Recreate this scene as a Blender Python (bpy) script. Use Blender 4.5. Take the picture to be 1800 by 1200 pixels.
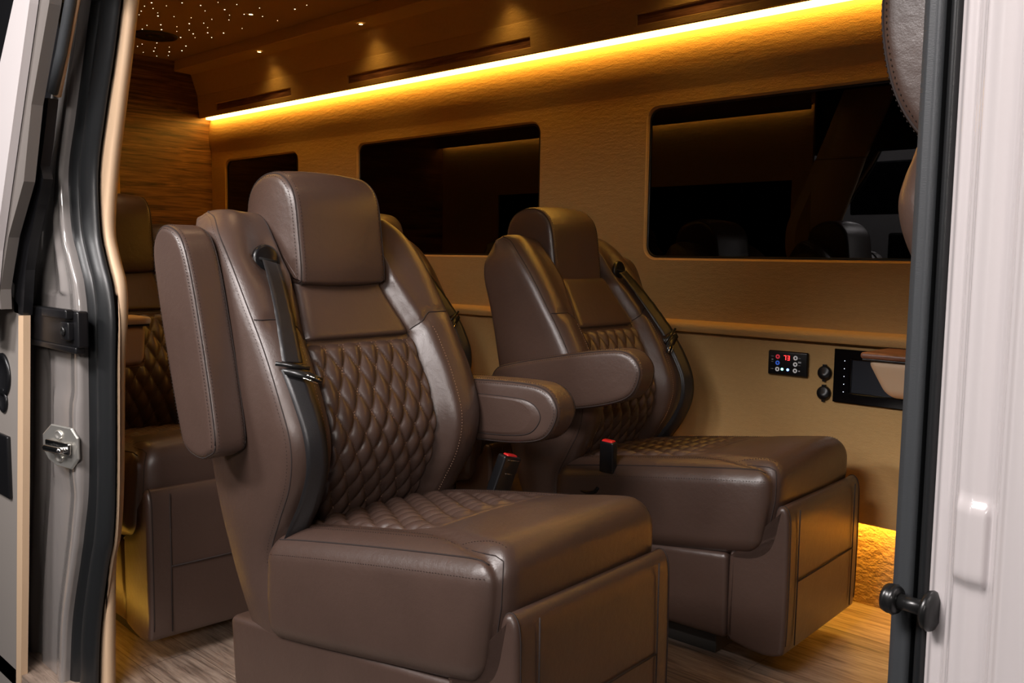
import bpy, bmesh, math, random
from math import sin, cos, pi, sqrt, radians
from mathutils import Vector, Matrix
from mathutils.geometry import tessellate_polygon

for o in list(bpy.data.objects): bpy.data.objects.remove(o)
S = bpy.context.scene
COL = S.collection
random.seed(7)

# ------------------------------------------------------------------ camera
cd = bpy.data.cameras.new('camera')
cam = bpy.data.objects.new('camera', cd); COL.objects.link(cam)
right = Vector((0.723638, 0.690024, 0.014641))
up = Vector((-0.07474, 0.057258, 0.995558))
fwd = Vector((-0.686121, 0.721518, -0.093006))
M = Matrix.Identity(4)
for i in range(3):
    M[i][0] = right[i]; M[i][1] = up[i]; M[i][2] = -fwd[i]
M[0][3], M[1][3], M[2][3] = 0, 0, 1.15
cam.matrix_world = M
cd.sensor_width = 36; cd.lens = 31.763; cd.clip_start = 0.02
S.camera = cam

# ------------------------------------------------------------------ exposure, world, large lights
S.view_settings.view_transform = 'Standard'
S.view_settings.look = 'None'
S.view_settings.gamma = 1
S.view_settings.use_curve_mapping = False
S.view_settings.exposure = 0.0
w = bpy.data.worlds.new('world'); S.world = w; w.use_nodes = True
w.node_tree.nodes['Background'].inputs[0].default_value = (0.9, 0.95, 1.0, 1)
w.node_tree.nodes['Background'].inputs[1].default_value = 0.004

def area(name, loc, target, sx, sy, power, color, spread=180):
    l = bpy.data.lights.new(name, 'AREA'); l.shape = 'RECTANGLE'; l.size = sx; l.size_y = sy
    l.energy = power; l.color = color; l.spread = radians(spread)
    o = bpy.data.objects.new(name, l); COL.objects.link(o); o.location = loc
    d = Vector(target) - Vector(loc)
    o.rotation_euler = d.to_track_quat('-Z', 'Y').to_euler()
    return o
# showroom light outside the open side door: key, jamb lamp and added fills
area('showroom_key_fill', (-1.15, -0.75, 2.6), (-1.4, 1.3, 0.75), 1.1, 0.45, 82, (1.0, 0.93, 0.91))
area('showroom_key_fill', (1.2, -1.6, 2.0), (-3.1, 1.4, 1.0), 0.8, 0.4, 8, (1.0, 0.92, 0.87), 60)  # added fill aimed at the rear door side chair
area('showroom_key_fill', (-0.2, -0.9, 2.9), (-0.2, 0.9, 0.9), 0.8, 0.4, 7, (1.0, 0.93, 0.92))

area('showroom_key_fill', (-2.9, -1.3, 2.5), (-2.3, .9, 1.3), 0.6, 0.3, 9, (1.0, .96, .94), 70)  # added fill that brightens the left door pillar
AMB = (1.0, 0.50, 0.07)
# amber strips of the van (each sits in the channel modelled further down)
def strip_light(name, loc, target, L, power, wdt=0.03, col=AMB, spread=160):
    return area(name, loc, target, L, wdt, power, col, spread)

# ------------------------------------------------------------------ materials
MATS = {}
def mat(name, color, rough=0.5, metal=0.0, coat=0.0, bump=None, emis=None, estr=0, var=None, spec=0.5, sheen=0):
    m = bpy.data.materials.new(name); m.use_nodes = True; MATS[name] = m
    nt = m.node_tree; b = nt.nodes['Principled BSDF']
    b.inputs['Base Color'].default_value = (*color, 1)
    b.inputs['Roughness'].default_value = rough; b.inputs['Metallic'].default_value = metal
    b.inputs['Coat Weight'].default_value = coat; b.inputs['Coat Roughness'].default_value = 0.06
    b.inputs['Specular IOR Level'].default_value = spec
    if sheen: b.inputs['Sheen Weight'].default_value = sheen
    if emis:
        b.inputs['Emission Color'].default_value = (*emis, 1); b.inputs['Emission Strength'].default_value = estr
    tc = nt.nodes.new('ShaderNodeTexCoord')
    if var:   # (scale, dark factor, light factor)
        n = nt.nodes.new('ShaderNodeTexNoise'); n.inputs['Scale'].default_value = var[0]; n.inputs['Detail'].default_value = 5
        r = nt.nodes.new('ShaderNodeMapRange'); r.inputs[3].default_value = var[1]; r.inputs[4].default_value = var[2]
        mx = nt.nodes.new('ShaderNodeMix'); mx.data_type = 'RGBA'; mx.blend_type = 'MULTIPLY'; mx.inputs[0].default_value = 1
        nt.links.new(tc.outputs['Object'], n.inputs['Vector']); nt.links.new(n.outputs[0], r.inputs[0])
        mx.inputs[6].default_value = (*color, 1); nt.links.new(r.outputs[0], mx.inputs[7])
        nt.links.new(mx.outputs[2], b.inputs['Base Color'])
    if bump:  # list of (scale, strength, distance, stretch)
        prev = None
        for (sc, st, di, stretch) in bump:
            mp = nt.nodes.new('ShaderNodeMapping'); mp.inputs['Scale'].default_value = stretch
            n = nt.nodes.new('ShaderNodeTexNoise'); n.inputs['Scale'].default_value = sc; n.inputs['Detail'].default_value = 4
            bp = nt.nodes.new('ShaderNodeBump'); bp.inputs['Strength'].default_value = st; bp.inputs['Distance'].default_value = di
            nt.links.new(tc.outputs['Object'], mp.inputs[0]); nt.links.new(mp.outputs[0], n.inputs['Vector'])
            nt.links.new(n.outputs[0], bp.inputs['Height'])
            if prev: nt.links.new(prev.outputs[0], bp.inputs['Normal'])
            prev = bp
        nt.links.new(prev.outputs[0], b.inputs['Normal'])
    return m
LEA = mat('brown_leather', (0.066, 0.039, 0.030), 0.38, bump=[(420, .25, .0010, (1, 1, 1)), (70, .16, .003, (1, 1, 1)), (14, .14, .010, (1, 1, 1))], spec=.7, var=(9, .86, 1.12))
STD = mat('stitch_shadow', (0.020, 0.011, 0.009), 0.8)  # shade of the stitch holes, painted as dark dashes along the seams
STI = mat('stitch_thread', (0.36, 0.22, 0.14), 0.7)
GRV = mat('seam_groove', (0.022, 0.013, 0.011), 0.8)
BEI = mat('beige_suede', (0.52, 0.335, 0.14), 0.8, bump=[(200, .45, .003, (1, 1, 1.6)), (38, .30, .007, (.6, 1, 2))], var=(60, .93, 1.05), spec=.2)
BEIT = mat('beige_trim', (0.60, 0.42, 0.27), 0.6, bump=[(220, .2, .001, (1, 1, 1))])
CEI = mat('headliner_suede', (0.40, 0.25, 0.13), 0.9, bump=[(240, .3, .002, (1, 1, 1))], spec=.15)
BLK = mat('black_plastic', (0.006, 0.006, 0.007), 0.32)
RUB = mat('black_rubber', (0.012, 0.013, 0.014), 0.38, bump=[(120, .12, .001, (1, 1, 8))])
RUBG = mat('grey_rubber', (0.040, 0.044, 0.048), 0.5, bump=[(300, .3, .0008, (1, 1, 6))])
PGR = mat('grey_body_paint', (0.25, 0.23, 0.22), 0.22, coat=1.0, bump=[(9, .25, .012, (1, 1, .5))])
PDK = mat('grey_trim', (0.13, 0.115, 0.105), 0.5)
PWH = mat('white_body_paint', (0.62, 0.575, 0.575), 0.18, coat=1.0)
CHR = mat('chrome', (0.75, 0.74, 0.72), 0.14, metal=1)
ZIN = mat('zinc_plate', (0.70, 0.68, 0.63), 0.33, metal=.85)
STL = mat('dark_steel', (0.05, 0.05, 0.05), 0.3, metal=.8)
RED = mat('red_button', (0.65, 0.02, 0.02), 0.35, emis=(0.8, 0.02, 0.02), estr=.0)
BELT = mat('belt_webbing', (0.016, 0.015, 0.016), 0.34, bump=[(900, .5, .0006, (1, 1, .3))], sheen=.0)
AMBM = mat('amber_led', (1, .6, .1), .5, emis=(1.0, 0.54, 0.08), estr=17)
AMBL = mat('soft_amber_led', (1, .6, .1), .5, emis=(1.0, 0.56, 0.12), estr=26)
AMBK = mat('kick_amber_led', (1, .6, .1), .5, emis=(1.0, 0.54, 0.07), estr=46)
AMBN = mat('near_amber_led', (1, .6, .1), .5, emis=(1.0, 0.54, 0.07), estr=7)
STARM = mat('star_fibre', (1, .9, .7), .5, emis=(1.0, 0.80, 0.52), estr=5)
LAMPM = mat('downlight_lens', (1, .9, .7), .5, emis=(1.0, 0.66, 0.25), estr=18)
SHOW = mat('showroom_floor', (0.05, 0.05, 0.052), 0.35)
DIM = mat('dark_lining', (0.03, 0.026, 0.022), .8)
def emi(name, c, s): return mat(name, c, .5, emis=c, estr=s)
E_RED = emi('red_digits', (1.0, 0.03, 0.03), 4)
E_RRED = emi('red_ring', (0.5, 0.03, 0.05), .6)
E_RBLU = emi('blue_ring', (0.03, 0.10, 0.5), .6)
E_WHT = emi('white_ring', (0.5, 0.5, 0.5), .35)
E_CYA = emi('cyan_lamp', (0.3, 1.0, 0.9), 3)
E_BLU = emi('blue_lamp', (0.15, 0.3, 1.0), 5)
E_DOT = emi('white_dot', (0.8, 0.85, 1.0), 1.5)

def wood(name, c1, c2, c3, scale, stretch, rough, plank=None, rot=None):
    m = bpy.data.materials.new(name); m.use_nodes = True
    nt = m.node_tree; b = nt.nodes['Principled BSDF']; b.inputs['Roughness'].default_value = rough
    tc = nt.nodes.new('ShaderNodeTexCoord'); mp = nt.nodes.new('ShaderNodeMapping')
    mp.inputs['Scale'].default_value = stretch
    nt.links.new(tc.outputs['Object'], mp.inputs[0])
    src = mp.outputs[0]
    n = nt.nodes.new('ShaderNodeTexNoise'); n.inputs['Scale'].default_value = scale; n.inputs['Detail'].default_value = 9
    n.inputs['Roughness'].default_value = .66; n.inputs['Distortion'].default_value = .9
    n2 = nt.nodes.new('ShaderNodeTexNoise'); n2.inputs['Scale'].default_value = scale * .32; n2.inputs['Detail'].default_value = 3
    n2.inputs['Distortion'].default_value = 1.4
    nt.links.new(src, n.inputs['Vector']); nt.links.new(src, n2.inputs['Vector'])
    ad = nt.nodes.new('ShaderNodeMath'); ad.operation = 'MULTIPLY_ADD'; ad.inputs[1].default_value = .6
    ml = nt.nodes.new('ShaderNodeMath'); ml.operation = 'MULTIPLY'; ml.inputs[1].default_value = .45
    nt.links.new(n2.outputs[0], ml.inputs[0]); nt.links.new(n.outputs[0], ad.inputs[0]); nt.links.new(ml.outputs[0], ad.inputs[2])
    r = nt.nodes.new('ShaderNodeValToRGB')
    r.color_ramp.elements[0].position = .40; r.color_ramp.elements[0].color = (*c1, 1)
    r.color_ramp.elements[1].position = .66; r.color_ramp.elements[1].color = (*c3, 1)
    e = r.color_ramp.elements.new(.52); e.color = (*c2, 1)
    nt.links.new(ad.outputs[0], r.inputs[0])
    out = r.outputs[0]
    if plank:   # plank seams: brick texture in the XY plane
        br = nt.nodes.new('ShaderNodeTexBrick'); br.inputs['Scale'].default_value = 1
        br.inputs['Brick Width'].default_value = plank[0]; br.inputs['Row Height'].default_value = plank[1]
        br.inputs['Mortar Size'].default_value = .0012; br.inputs['Mortar Smooth'].default_value = .3
        br.inputs['Color1'].default_value = (.78, .78, .78, 1); br.inputs['Color2'].default_value = (1.1, 1.08, 1.05, 1)
        br.inputs['Mortar'].default_value = (.35, .3, .27, 1)
        nt.links.new(tc.outputs['Object'], br.inputs['Vector'])
        mx = nt.nodes.new('ShaderNodeMix'); mx.data_type = 'RGBA'; mx.blend_type = 'MULTIPLY'; mx.inputs[0].default_value = 1
        nt.links.new(out, mx.inputs[6]); nt.links.new(br.outputs[0], mx.inputs[7]); out = mx.outputs[2]
    nt.links.new(out, b.inputs['Base Color'])
    bp = nt.nodes.new('ShaderNodeBump'); bp.inputs['Strength'].default_value = .12; bp.inputs['Distance'].default_value = .002
    nt.links.new(ad.outputs[0], bp.inputs['Height']); nt.links.new(bp.outputs[0], b.inputs['Normal'])
    MATS[name] = m; return m
WFL = wood('oak_floor', (.13, .095, .075), (.27, .205, .165), (.40, .32, .26), 8, (1.0, 12, 12), .42, plank=(1.2, .15))
WWL = wood('walnut_panel', (.035, .014, .005), (.15, .070, .026), (.30, .155, .06), 3.6, (14, 1.0, 20), .38)
WIN = wood('walnut_inlay', (.07, .026, .016), (.20, .085, .05), (.36, .17, .11), 5, (1.2, 9, 14), .4)

def glass_mat():
    m = bpy.data.materials.new('tinted_glass'); m.use_nodes = True; nt = m.node_tree
    nt.nodes.remove(nt.nodes['Principled BSDF']); out = nt.nodes['Material Output']
    tr = nt.nodes.new('ShaderNodeBsdfTransparent'); tr.inputs[0].default_value = (.05, .055, .06, 1)
    gl = nt.nodes.new('ShaderNodeBsdfGlossy'); gl.inputs['Roughness'].default_value = .012; gl.inputs[0].default_value = (.9, .9, .92, 1)
    fr = nt.nodes.new('ShaderNodeFresnel'); fr.inputs[0].default_value = 1.45
    mx = nt.nodes.new('ShaderNodeMixShader')
    nt.links.new(fr.outputs[0], mx.inputs[0]); nt.links.new(tr.outputs[0], mx.inputs[1]); nt.links.new(gl.outputs[0], mx.inputs[2])
    nt.links.new(mx.outputs[0], out.inputs[0]); return m
GLA = glass_mat()

# ------------------------------------------------------------------ helpers
class MB:
    """collects geometry for one mesh"""
    def __init__(s): s.v = []; s.f = []
    def add(s, vs, fs):
        o = len(s.v); s.v += [tuple(p) for p in vs]; s.f += [tuple(i + o for i in f) for f in fs]; return s
    def obj(s, name, m, parent=None, smooth=True, mirror=False, **kw):
        me = bpy.data.meshes.new(name)
        vs = [(x, -y, z) for x, y, z in s.v] if mirror else s.v
        fs = [tuple(reversed(f)) for f in s.f] if mirror else s.f
        me.from_pydata(vs, [], fs); me.update()
        bm = bmesh.new(); bm.from_mesh(me); bmesh.ops.recalc_face_normals(bm, faces=bm.faces); bm.to_mesh(me); bm.free()
        if smooth: me.polygons.foreach_set('use_smooth', [True] * len(me.polygons))
        me.materials.append(m)
        for p_ in me.polygons:
            if len(p_.vertices) > 20: p_.use_smooth = False
        o = bpy.data.objects.new(name, me); COL.objects.link(o)
        if parent: o.parent = parent
        for k, v in kw.items(): o[k] = v
        return o
def loft(rings, closed=True, cap0=True, cap1=True):
    n = len(rings[0]); v = [p for r in rings for p in r]; f = []
    for i in range(len(rings) - 1):
        for j in range(n if closed else n - 1):
            k = (j + 1) % n
            f.append((i * n + j, i * n + k, (i + 1) * n + k, (i + 1) * n + j))
    if cap0: f.append(tuple(range(n - 1, -1, -1)))
    if cap1: f.append(tuple((len(rings) - 1) * n + j for j in range(n)))
    return v, f
def box(x0, x1, y0, y1, z0, z1):
    v = [(x, y, z) for x in (x0, x1) for y in (y0, y1) for z in (z0, z1)]
    return v, [(0, 1, 3, 2), (4, 6, 7, 5), (0, 4, 5, 1), (2, 3, 7, 6), (0, 2, 6, 4), (1, 5, 7, 3)]
def rbox_axis(h, r, n, m=5):
    k = min(r / h, .999)
    a = [-1 + k * i / m for i in range(m)]
    b = [-1 + k + (2 - 2 * k) * i / n for i in range(n + 1)]
    return a + b + [-x for x in reversed(a)]
def rpoint(p, half, r):
    a = Vector([p[i] * half[i] for i in range(3)])
    q = Vector([max(-(half[i] - r), min(half[i] - r, a[i])) for i in range(3)])
    d = a - q
    return q + d.normalized() * r
def rbox(half, r, n=(6, 6, 6), fn=None, m=5, c=(0, 0, 0)):
    ax = [rbox_axis(half[i], r, n[i], m) for i in range(3)]
    V = []; F = []; idx = {}
    def vid(p):
        key = tuple(round(x, 5) for x in p)
        if key not in idx:
            q = rpoint(p, half, r)
            if fn: q = Vector(fn(q))
            idx[key] = len(V); V.append((q[0] + c[0], q[1] + c[1], q[2] + c[2]))
        return idx[key]
    for a in range(3):
        u, w_ = (a + 1) % 3, (a + 2) % 3
        for sgn in (-1, 1):
            for i in range(len(ax[u]) - 1):
                for j in range(len(ax[w_]) - 1):
                    qs = []
                    for (di, dj) in ((0, 0), (1, 0), (1, 1), (0, 1)):
                        p = [0, 0, 0]; p[a] = sgn; p[u] = ax[u][i + di]; p[w_] = ax[w_][j + dj]
                        qs.append(vid(p))
                    F.append(tuple(qs))
    return V, F
def catmull(pts, n, closed=True):
    P = [Vector(p) for p in pts]; N = len(P); out = []
    segs = N if closed else N - 1
    per = max(1, n // segs)
    for i in range(segs):
        if closed: a, b, c, d = P[i - 1], P[i], P[(i + 1) % N], P[(i + 2) % N]
        else: a, b, c, d = P[max(i - 1, 0)], P[i], P[i + 1], P[min(i + 2, N - 1)]
        for k in range(per):
            t = k / per
            out.append(.5 * ((2 * b) + (c - a) * t + (2 * a - 5 * b + 4 * c - d) * t * t + (3 * b - a - 3 * c + d) * t ** 3))
    if not closed: out.append(P[-1])
    return out
def frames(path):
    P = [Vector(p) for p in path]; T = []
    for i in range(len(P)):
        a = P[max(i - 1, 0)]; b = P[min(i + 1, len(P) - 1)]
        t = (b - a); T.append(t.normalized() if t.length > 1e-9 else Vector((1, 0, 0)))
    return P, T
def tube(path, r, n=8, closed=False):
    P, T = frames(path); rings = []
    up_ = Vector((0, 0, 1)) if abs(T[0].z) < .9 else Vector((1, 0, 0))
    nx = T[0].cross(up_).normalized()
    for p, t in zip(P, T):
        nx = (nx - t * nx.dot(t)).normalized(); ny = t.cross(nx)
        rings.append([p + (nx * cos(2 * pi * k / n) + ny * sin(2 * pi * k / n)) * r for k in range(n)])
    if closed: rings.append(rings[0]); return loft(rings, True, False, False)
    return loft(rings)
def ribbon(path, nrm, wd, th=.0015):
    """flat strap following path, nrm = list of normals"""
    P, T = frames(path); rings = []
    for p, t, n in zip(P, T, nrm):
        n = Vector(n).normalized(); s = t.cross(n).normalized() * wd / 2
        rings.append([p - s, p - s * .5 + n * th * .4, p + n * th * .6, p + s * .5 + n * th * .4, p + s, p + s - n * th, p - s - n * th])
    return loft(rings)
def resample(path, step):
    P = [Vector(p) for p in path]; out = []; acc = 0; last = P[0]; out.append((P[0], (P[1] - P[0]).normalized()))
    need = step
    for i in range(len(P) - 1):
        a, b = P[i], P[i + 1]; L = (b - a).length
        if L < 1e-9: continue
        pos = 0
        while need <= L - pos:
            pos += need; out.append((a + (b - a) * pos / L, (b - a).normalized())); need = step
        need -= (L - pos)
    return out
def dashes(mb, path, step=.0085, ln=.0050, r=.0012):
    r *= .74
    for p, t in resample(path, step):
        u = Vector((0, 0, 1)) if abs(t.z) < .8 else Vector((0, 1, 0))
        a = t.cross(u).normalized(); b = t.cross(a)
        v = [p - t * ln / 2, p + a * r, p + b * r, p - a * r, p - b * r, p + t * ln / 2]
        mb.add(v, [(0, 1, 2), (0, 2, 3), (0, 3, 4), (0, 4, 1), (5, 2, 1), (5, 3, 2), (5, 4, 3), (5, 1, 4)])
def lathe(prof, n=32, c=(0, 0, 0), axis='z'):
    rings = []
    for r, h in prof:
        ring = []
        for k in range(n):
            a = 2 * pi * k / n; x, y = r * cos(a), r * sin(a)
            p = {'z': (x, y, h), 'y': (x, h, y), 'x': (h, x, y)}[axis]
            ring.append((p[0] + c[0], p[1] + c[1], p[2] + c[2]))
        rings.append(ring)
    return loft(rings)
def inset_profile(P, d):
    n = len(P); out = []
    for i in range(n):
        t = (P[(i + 1) % n] - P[i - 1]); t = Vector((t.x, t.y)).normalized()
        out.append(Vector((P[i].x + t.y * d, P[i].y - t.x * d)))
    return out
def prism(prof, hw, r, n=72, bulge=.006, flat=False, nrm_sign=1, ycrown=0, steps=7):
    """prof: (x,z) closed loop, extruded along y to ±hw with rounded edges; returns verts, faces, and point(i_frac, phi_deg, side)"""
    P = [Vector((p.x, p.y)) for p in catmull([(a, b, 0) for a, b in prof], n)]
    A = sum(P[i].x * P[(i + 1) % len(P)].y - P[(i + 1) % len(P)].x * P[i].y for i in range(len(P)))
    sg = -1 if A > 0 else 1          # inset direction
    cen = sum(P, Vector((0, 0))) / len(P)
    def ring(y, ins, scale=None):
        Q = inset_profile(P, sg * ins)
        if scale is not None: Q = [cen + (q - cen) * scale for q in Q]
        return [(q.x, y, q.y) for q in Q]
    rings = []
    inner = [.985] if flat else [.3, .6, .8, .92]
    for k in inner: rings.append(ring(-(hw + bulge * (1 - k * k)), r, k))
    for i in range(steps):
        a = pi / 2 * i / (steps - 1); rings.append(ring(-(hw - r + r * cos(a)), r * (1 - sin(a))))
    for i in range(1, 8):
        y = -(hw - r) + 2 * (hw - r) * i / 8; rings.append(ring(y, -ycrown * (1 - (y / (hw - r)) ** 2)))
    for i in range(steps - 1, -1, -1):
        a = pi / 2 * i / (steps - 1); rings.append(ring((hw - r + r * cos(a)), r * (1 - sin(a))))
    for k in reversed(inner): rings.append(ring((hw + bulge * (1 - k * k)), r, k))
    v, f = loft(rings)
    def seam(phi, side, i0=0, i1=1, off=.0008, extra=0):
        a = radians(phi); rr = r + off
        Q = inset_profile(P, sg * (r - rr * sin(a) + extra)); N = len(Q)
        y = side * (hw - r + rr * cos(a))
        k0, k1 = int(i0 * N), int(i1 * N)
        return [Vector((Q[k % N].x, y, Q[k % N].y)) for k in range(k0, k1 + (1 if True else 0))]
    return v, f, seam
def empty(name, loc, rz=0, **kw):
    o = bpy.data.objects.new(name, None); COL.objects.link(o); o.location = loc; o.rotation_euler = (0, 0, rz)
    o.empty_display_size = .1
    for k, v in kw.items(): o[k] = v
    return o
def rrect(x0, x1, z0, z1, r, n=8):
    out = []
    for cx, cz, a0 in ((x1 - r, z1 - r, 0), (x0 + r, z1 - r, 90), (x0 + r, z0 + r, 180), (x1 - r, z0 + r, 270)):
        for k in range(n + 1):
            a = radians(a0 + 90 * k / n); out.append((cx + r * cos(a), cz + r * sin(a)))
    return out
def holed_panel(mb, x0, x1, z0, z1, holes, y, depth, round_=.012, lean=0, yd=1):
    """panel in the XZ plane at y with rounded reveals going back by depth (toward +y)"""
    outer = [(x0, z0), (x1, z0), (x1, z1), (x0, z1)]
    loops = [outer] + [list(reversed(h)) for h in holes]
    polys = [[Vector((a, b, 0)) for a, b in lp] for lp in loops]
    tri = tessellate_polygon(polys); flat = [p for lp in polys for p in lp]
    mb.add([(p.x, y, p.y) for p in flat], [tuple(t) for t in tri])
    for h in holes:
        rings = []
        cx = sum(p[0] for p in h) / len(h); cz = sum(p[1] for p in h) / len(h)
        P = [Vector(p) for p in h]
        for k in range(6):
            a = pi / 2 * k / 5; ins = round_ * (1 - cos(a)); dy = round_ * sin(a)
            Q = inset_profile(P, -ins)
            rings.append([(q.x, y + yd * (round_ - round_ * cos(pi / 2 - a) if False else dy), q.y) for q in Q])
        Q = inset_profile(P, -round_)
        rings.append([(q.x, y + yd * depth, q.y) for q in Q])
        mb.add(*loft(rings, True, False, False))

# ================================================================== THE VAN'S SHELL
XR, XF = -5.53, 1.3
# floor
mb = MB().add(*box(XR, XF, .80, 3.02, -.05, 0)); mb.obj('floor', WFL, smooth=False, kind='structure')
# ceiling with the star field
mb = MB().add(*box(XR - .02, XF, .80, 2.72, 2.339, 2.37)); mb.obj('ceiling', CEI, smooth=False, kind='structure')
# rear wall of walnut
mb = MB().add(*box(XR - .03, XR, .80, 3.06, 0, 2.339)); mb.obj('wall_rear', WWL, smooth=False, kind='structure')
mb = MB().add(*box(XF, XF + .03, .80, 3.02, 0, 2.36)); mb.obj('wall_front', DIM, smooth=False, kind='structure')
# beige post at the near end of the walnut panel
mb = MB().add(*rbox((.012, .035, 1.16), .008, (1, 1, 2), c=(XR + .014, 2.315, 1.16))); mb.obj('trim_1', BEI, kind='structure')

# far wall: window band, upper slope, lower band, belt ledge, lower panel, kick recess
WY = 2.958
mb = MB()
wins = [(-5.363, -4.53), (-3.975, -2.66), (-2.105, -.60)]
holes = [rrect(a, b, 1.148, 1.74, .055) for a, b in wins]
holed_panel(mb, XR, XF, 1.10, 1.79, holes, WY, .016, .008)
def band(mb, prof, x0=XR, x1=XF):
    mb.add(*loft([[(x, y, z) for y, z in prof] for x in (x0, x1)], False, False, False))
up_prof = [(WY, 1.79), (WY - .004, 1.815), (WY - .014, 1.85), (WY - .018, 1.90), (WY - .012, 1.96), (WY, 2.03), (WY + .02, 2.06)]
band(mb, up_prof)
low = [(WY, 1.10), (WY, .98), (WY - .004, .922), (WY - .034, .916), (WY - .046, .909), (WY - .050, .899), (WY - .049, .886), (WY - .044, .880), (WY - .004, .878), (WY - .004, .870),
       (WY - .020, .868), (WY - .022, .862), (WY - .022, .305), (WY - .019, .284), (WY - .014, .284), (WY - .012, .298), (WY + .05, .298)]
band(mb, low)
o = mb.obj('wall_left', BEI, kind='structure')
m_ = o.modifiers.new('e', 'EDGE_SPLIT'); m_.split_angle = radians(40)
KCK = mat('crushed_suede', (0.42, 0.26, 0.10), 0.55, bump=[(45, .9, .012, (1, 1, 1.5)), (160, .6, .004, (1, 1, 1))], spec=.5)
mb = MB(); band(mb, [(WY + .045, .297), (WY + .032, .20), (WY + .014, .0)]); mb.obj('baseboard_left', KCK, kind='structure')
# outer skin behind the windows keeps the reveals closed
for i, (a, b) in enumerate(wins):
    e = MB(); h = rrect(a + .006, b - .006, 1.154, 1.734, .05)
    e.add(*loft([[(x, WY + .014, z) for x, z in h], [(x, WY + .019, z) for x, z in h]]))
    win = e.obj('window_%d' % (i + 1), GLA, smooth=False, kind='structure')
    g = MB(); hh = rrect(a + .007, b - .007, 1.155, 1.733, .05); h2 = rrect(a + .016, b - .016, 1.164, 1.724, .042)
    g.add(*loft([[(x, WY + .0138, z) for x, z in hh], [(x, WY + .009, z) for x, z in h2], [(x, WY + .0138, z) for x, z in h2]], True, False, False))
    g.obj('rubber_surround', BLK, win)

# overhead bulkhead along the far side: drop, ledge, sloped panel, fascia with inlays
mb = MB()
bulk = [(2.719, 2.345), (2.714, 2.279), (2.718, 2.274), (2.819, 2.271), (2.824, 2.268), (2.866, 2.143)]
band(mb, bulk)
ins = [(-5.31, -4.468), (-3.94, -2.652), (-2.107, -.80)]
m2 = MB(); holed_panel(m2, XR, XF, 2.008, 2.137, [rrect(a, b, 2.031, 2.076, .004, 3) for a, b in ins], 0, .010, .003)
# lean the fascia outwards slightly towards its foot
m2.v = [(x, 2.866 + .012 * (2.137 - z) / .13 + y, z) for x, y, z in m2.v]
mb.add(m2.v, m2.f)
band(mb, [(2.866, 2.143), (2.8665, 2.139), (2.866, 2.137)])
band(mb, [(2.878, 2.008), (2.886, 2.004), (2.896, 2.008), (2.897, 2.030), (2.93, 2.04), (2.975, 2.045)])
o = mb.obj('trim_2', BEI, kind='structure')
m_ = o.modifiers.new('e', 'EDGE_SPLIT'); m_.split_angle = radians(35)
for a, b in ins:
    e = MB().add(*box(a - .004, b + .004, 2.8805, 2.884, 2.027, 2.080))
    e.obj('walnut_inlay', WIN, o, smooth=False)
# headrail that closes the opening side: header above the door, near wall behind the pillar, near side mirror of the bulkhead
MB().add(*box(-2.44, XF, .80, .93, 1.77, 2.345)).obj('trim_9', DIM, smooth=False, kind='structure')  # header set low, out of view, to cut key light on the far chair
mb = MB().add(*box(XR, -2.44, .945, .97, 0, .95)).add(*box(XR, -2.38, .945, .97, 1.62, 2.345))
for a, b in ((XR, -4.9), (-3.9, -3.55), (-2.5, -2.38)): mb.add(*box(a, b, .945, .97, .95, 1.62))
mb.obj('wall_right', BEI, smooth=False, kind='structure')
for a, b, k in ((-4.9, -3.9, 4), (-3.55, -2.5, 5)):
    MB().add(*box(a, b, .952, .957, .95, 1.62)).obj('window_%d' % k, GLA, smooth=False, kind='structure')
mb = MB(); band(mb, [(1.17, 2.345), (1.17, 2.275), (1.07, 2.27), (1.02, 2.14), (1.01, 2.008), (1.005, 2.03), (.98, 2.045), (.965, 2.045)], XR, -2.38); mb.obj('trim_3', CEI, kind='structure')

# amber light strips
def led_strip(name, x0, x1, y0, y1, z0, z1, label, m=None):
    o = MB().add(*box(x0, x1, y0, y1, z0, z1)).obj(name, m or AMBM, smooth=False, label=label, category='light strip')
    return o
led_strip('light_strip', XR + .02, XF - .02, 2.912, 2.956, 1.999, 2.012, 'bright amber light strip under the overhead fascia along the far wall')
led_strip('light_strip', XR + .02, XF - .02, 2.950, 2.968, .289, .297, 'amber light strip hidden under the lower wall panel near the floor', AMBK)
led_strip('light_strip', XR + .02, -2.40, .98, 1.0, 2.028, 2.036, 'amber light strip above the near side windows behind the door pillar', AMBL)
led_strip('light_strip', XR + .02, -2.42, .972, .985, .10, .108, 'amber light strip low on the near wall lighting the floor beside the rear seat', AMBN)

# downlights
def downlight(x, y, z, label, power=2.4):
    e = empty('downlight', (x, y, z), label=label, category='light', group='small round downlights overhead')
    MB().add(*lathe([(.0, -.001), (.010, -.001), (.010, .001)], 20)).obj('lens', LAMPM, e, smooth=False)
    MB().add(*lathe([(.0105, .001), (.0105, -.002), (.017, -.003), (.019, 0), (.019, .001)], 24)).obj('bezel', CHR, e)
    l = bpy.data.lights.new('downlight_lamp', 'SPOT'); l.energy = power; l.color = (1.0, .60, .15) if power < 5 else (1.0, .62, .32); l.spot_size = radians(125); l.spot_blend = 1
    l.shadow_soft_size = .012
    s = bpy.data.objects.new('downlight_lamp', l); COL.objects.link(s); s.parent = e; s.location = (0, 0, -.006)
downlight(-4.60, 2.757, 2.269, 'downlight in the overhead ledge nearest the rear walnut wall')
downlight(-3.67, 2.757, 2.269, 'downlight in the overhead ledge, second from the rear, above the middle window')
downlight(-2.74, 2.757, 2.269, 'downlight in the overhead ledge above the middle wood inlay')
downlight(-1.81, 2.757, 2.269, 'downlight in the overhead ledge ahead of the middle window, above the picture')
downlight(-4.16, 2.448, 2.337, 'downlight set in the star speckled ceiling')

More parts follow.
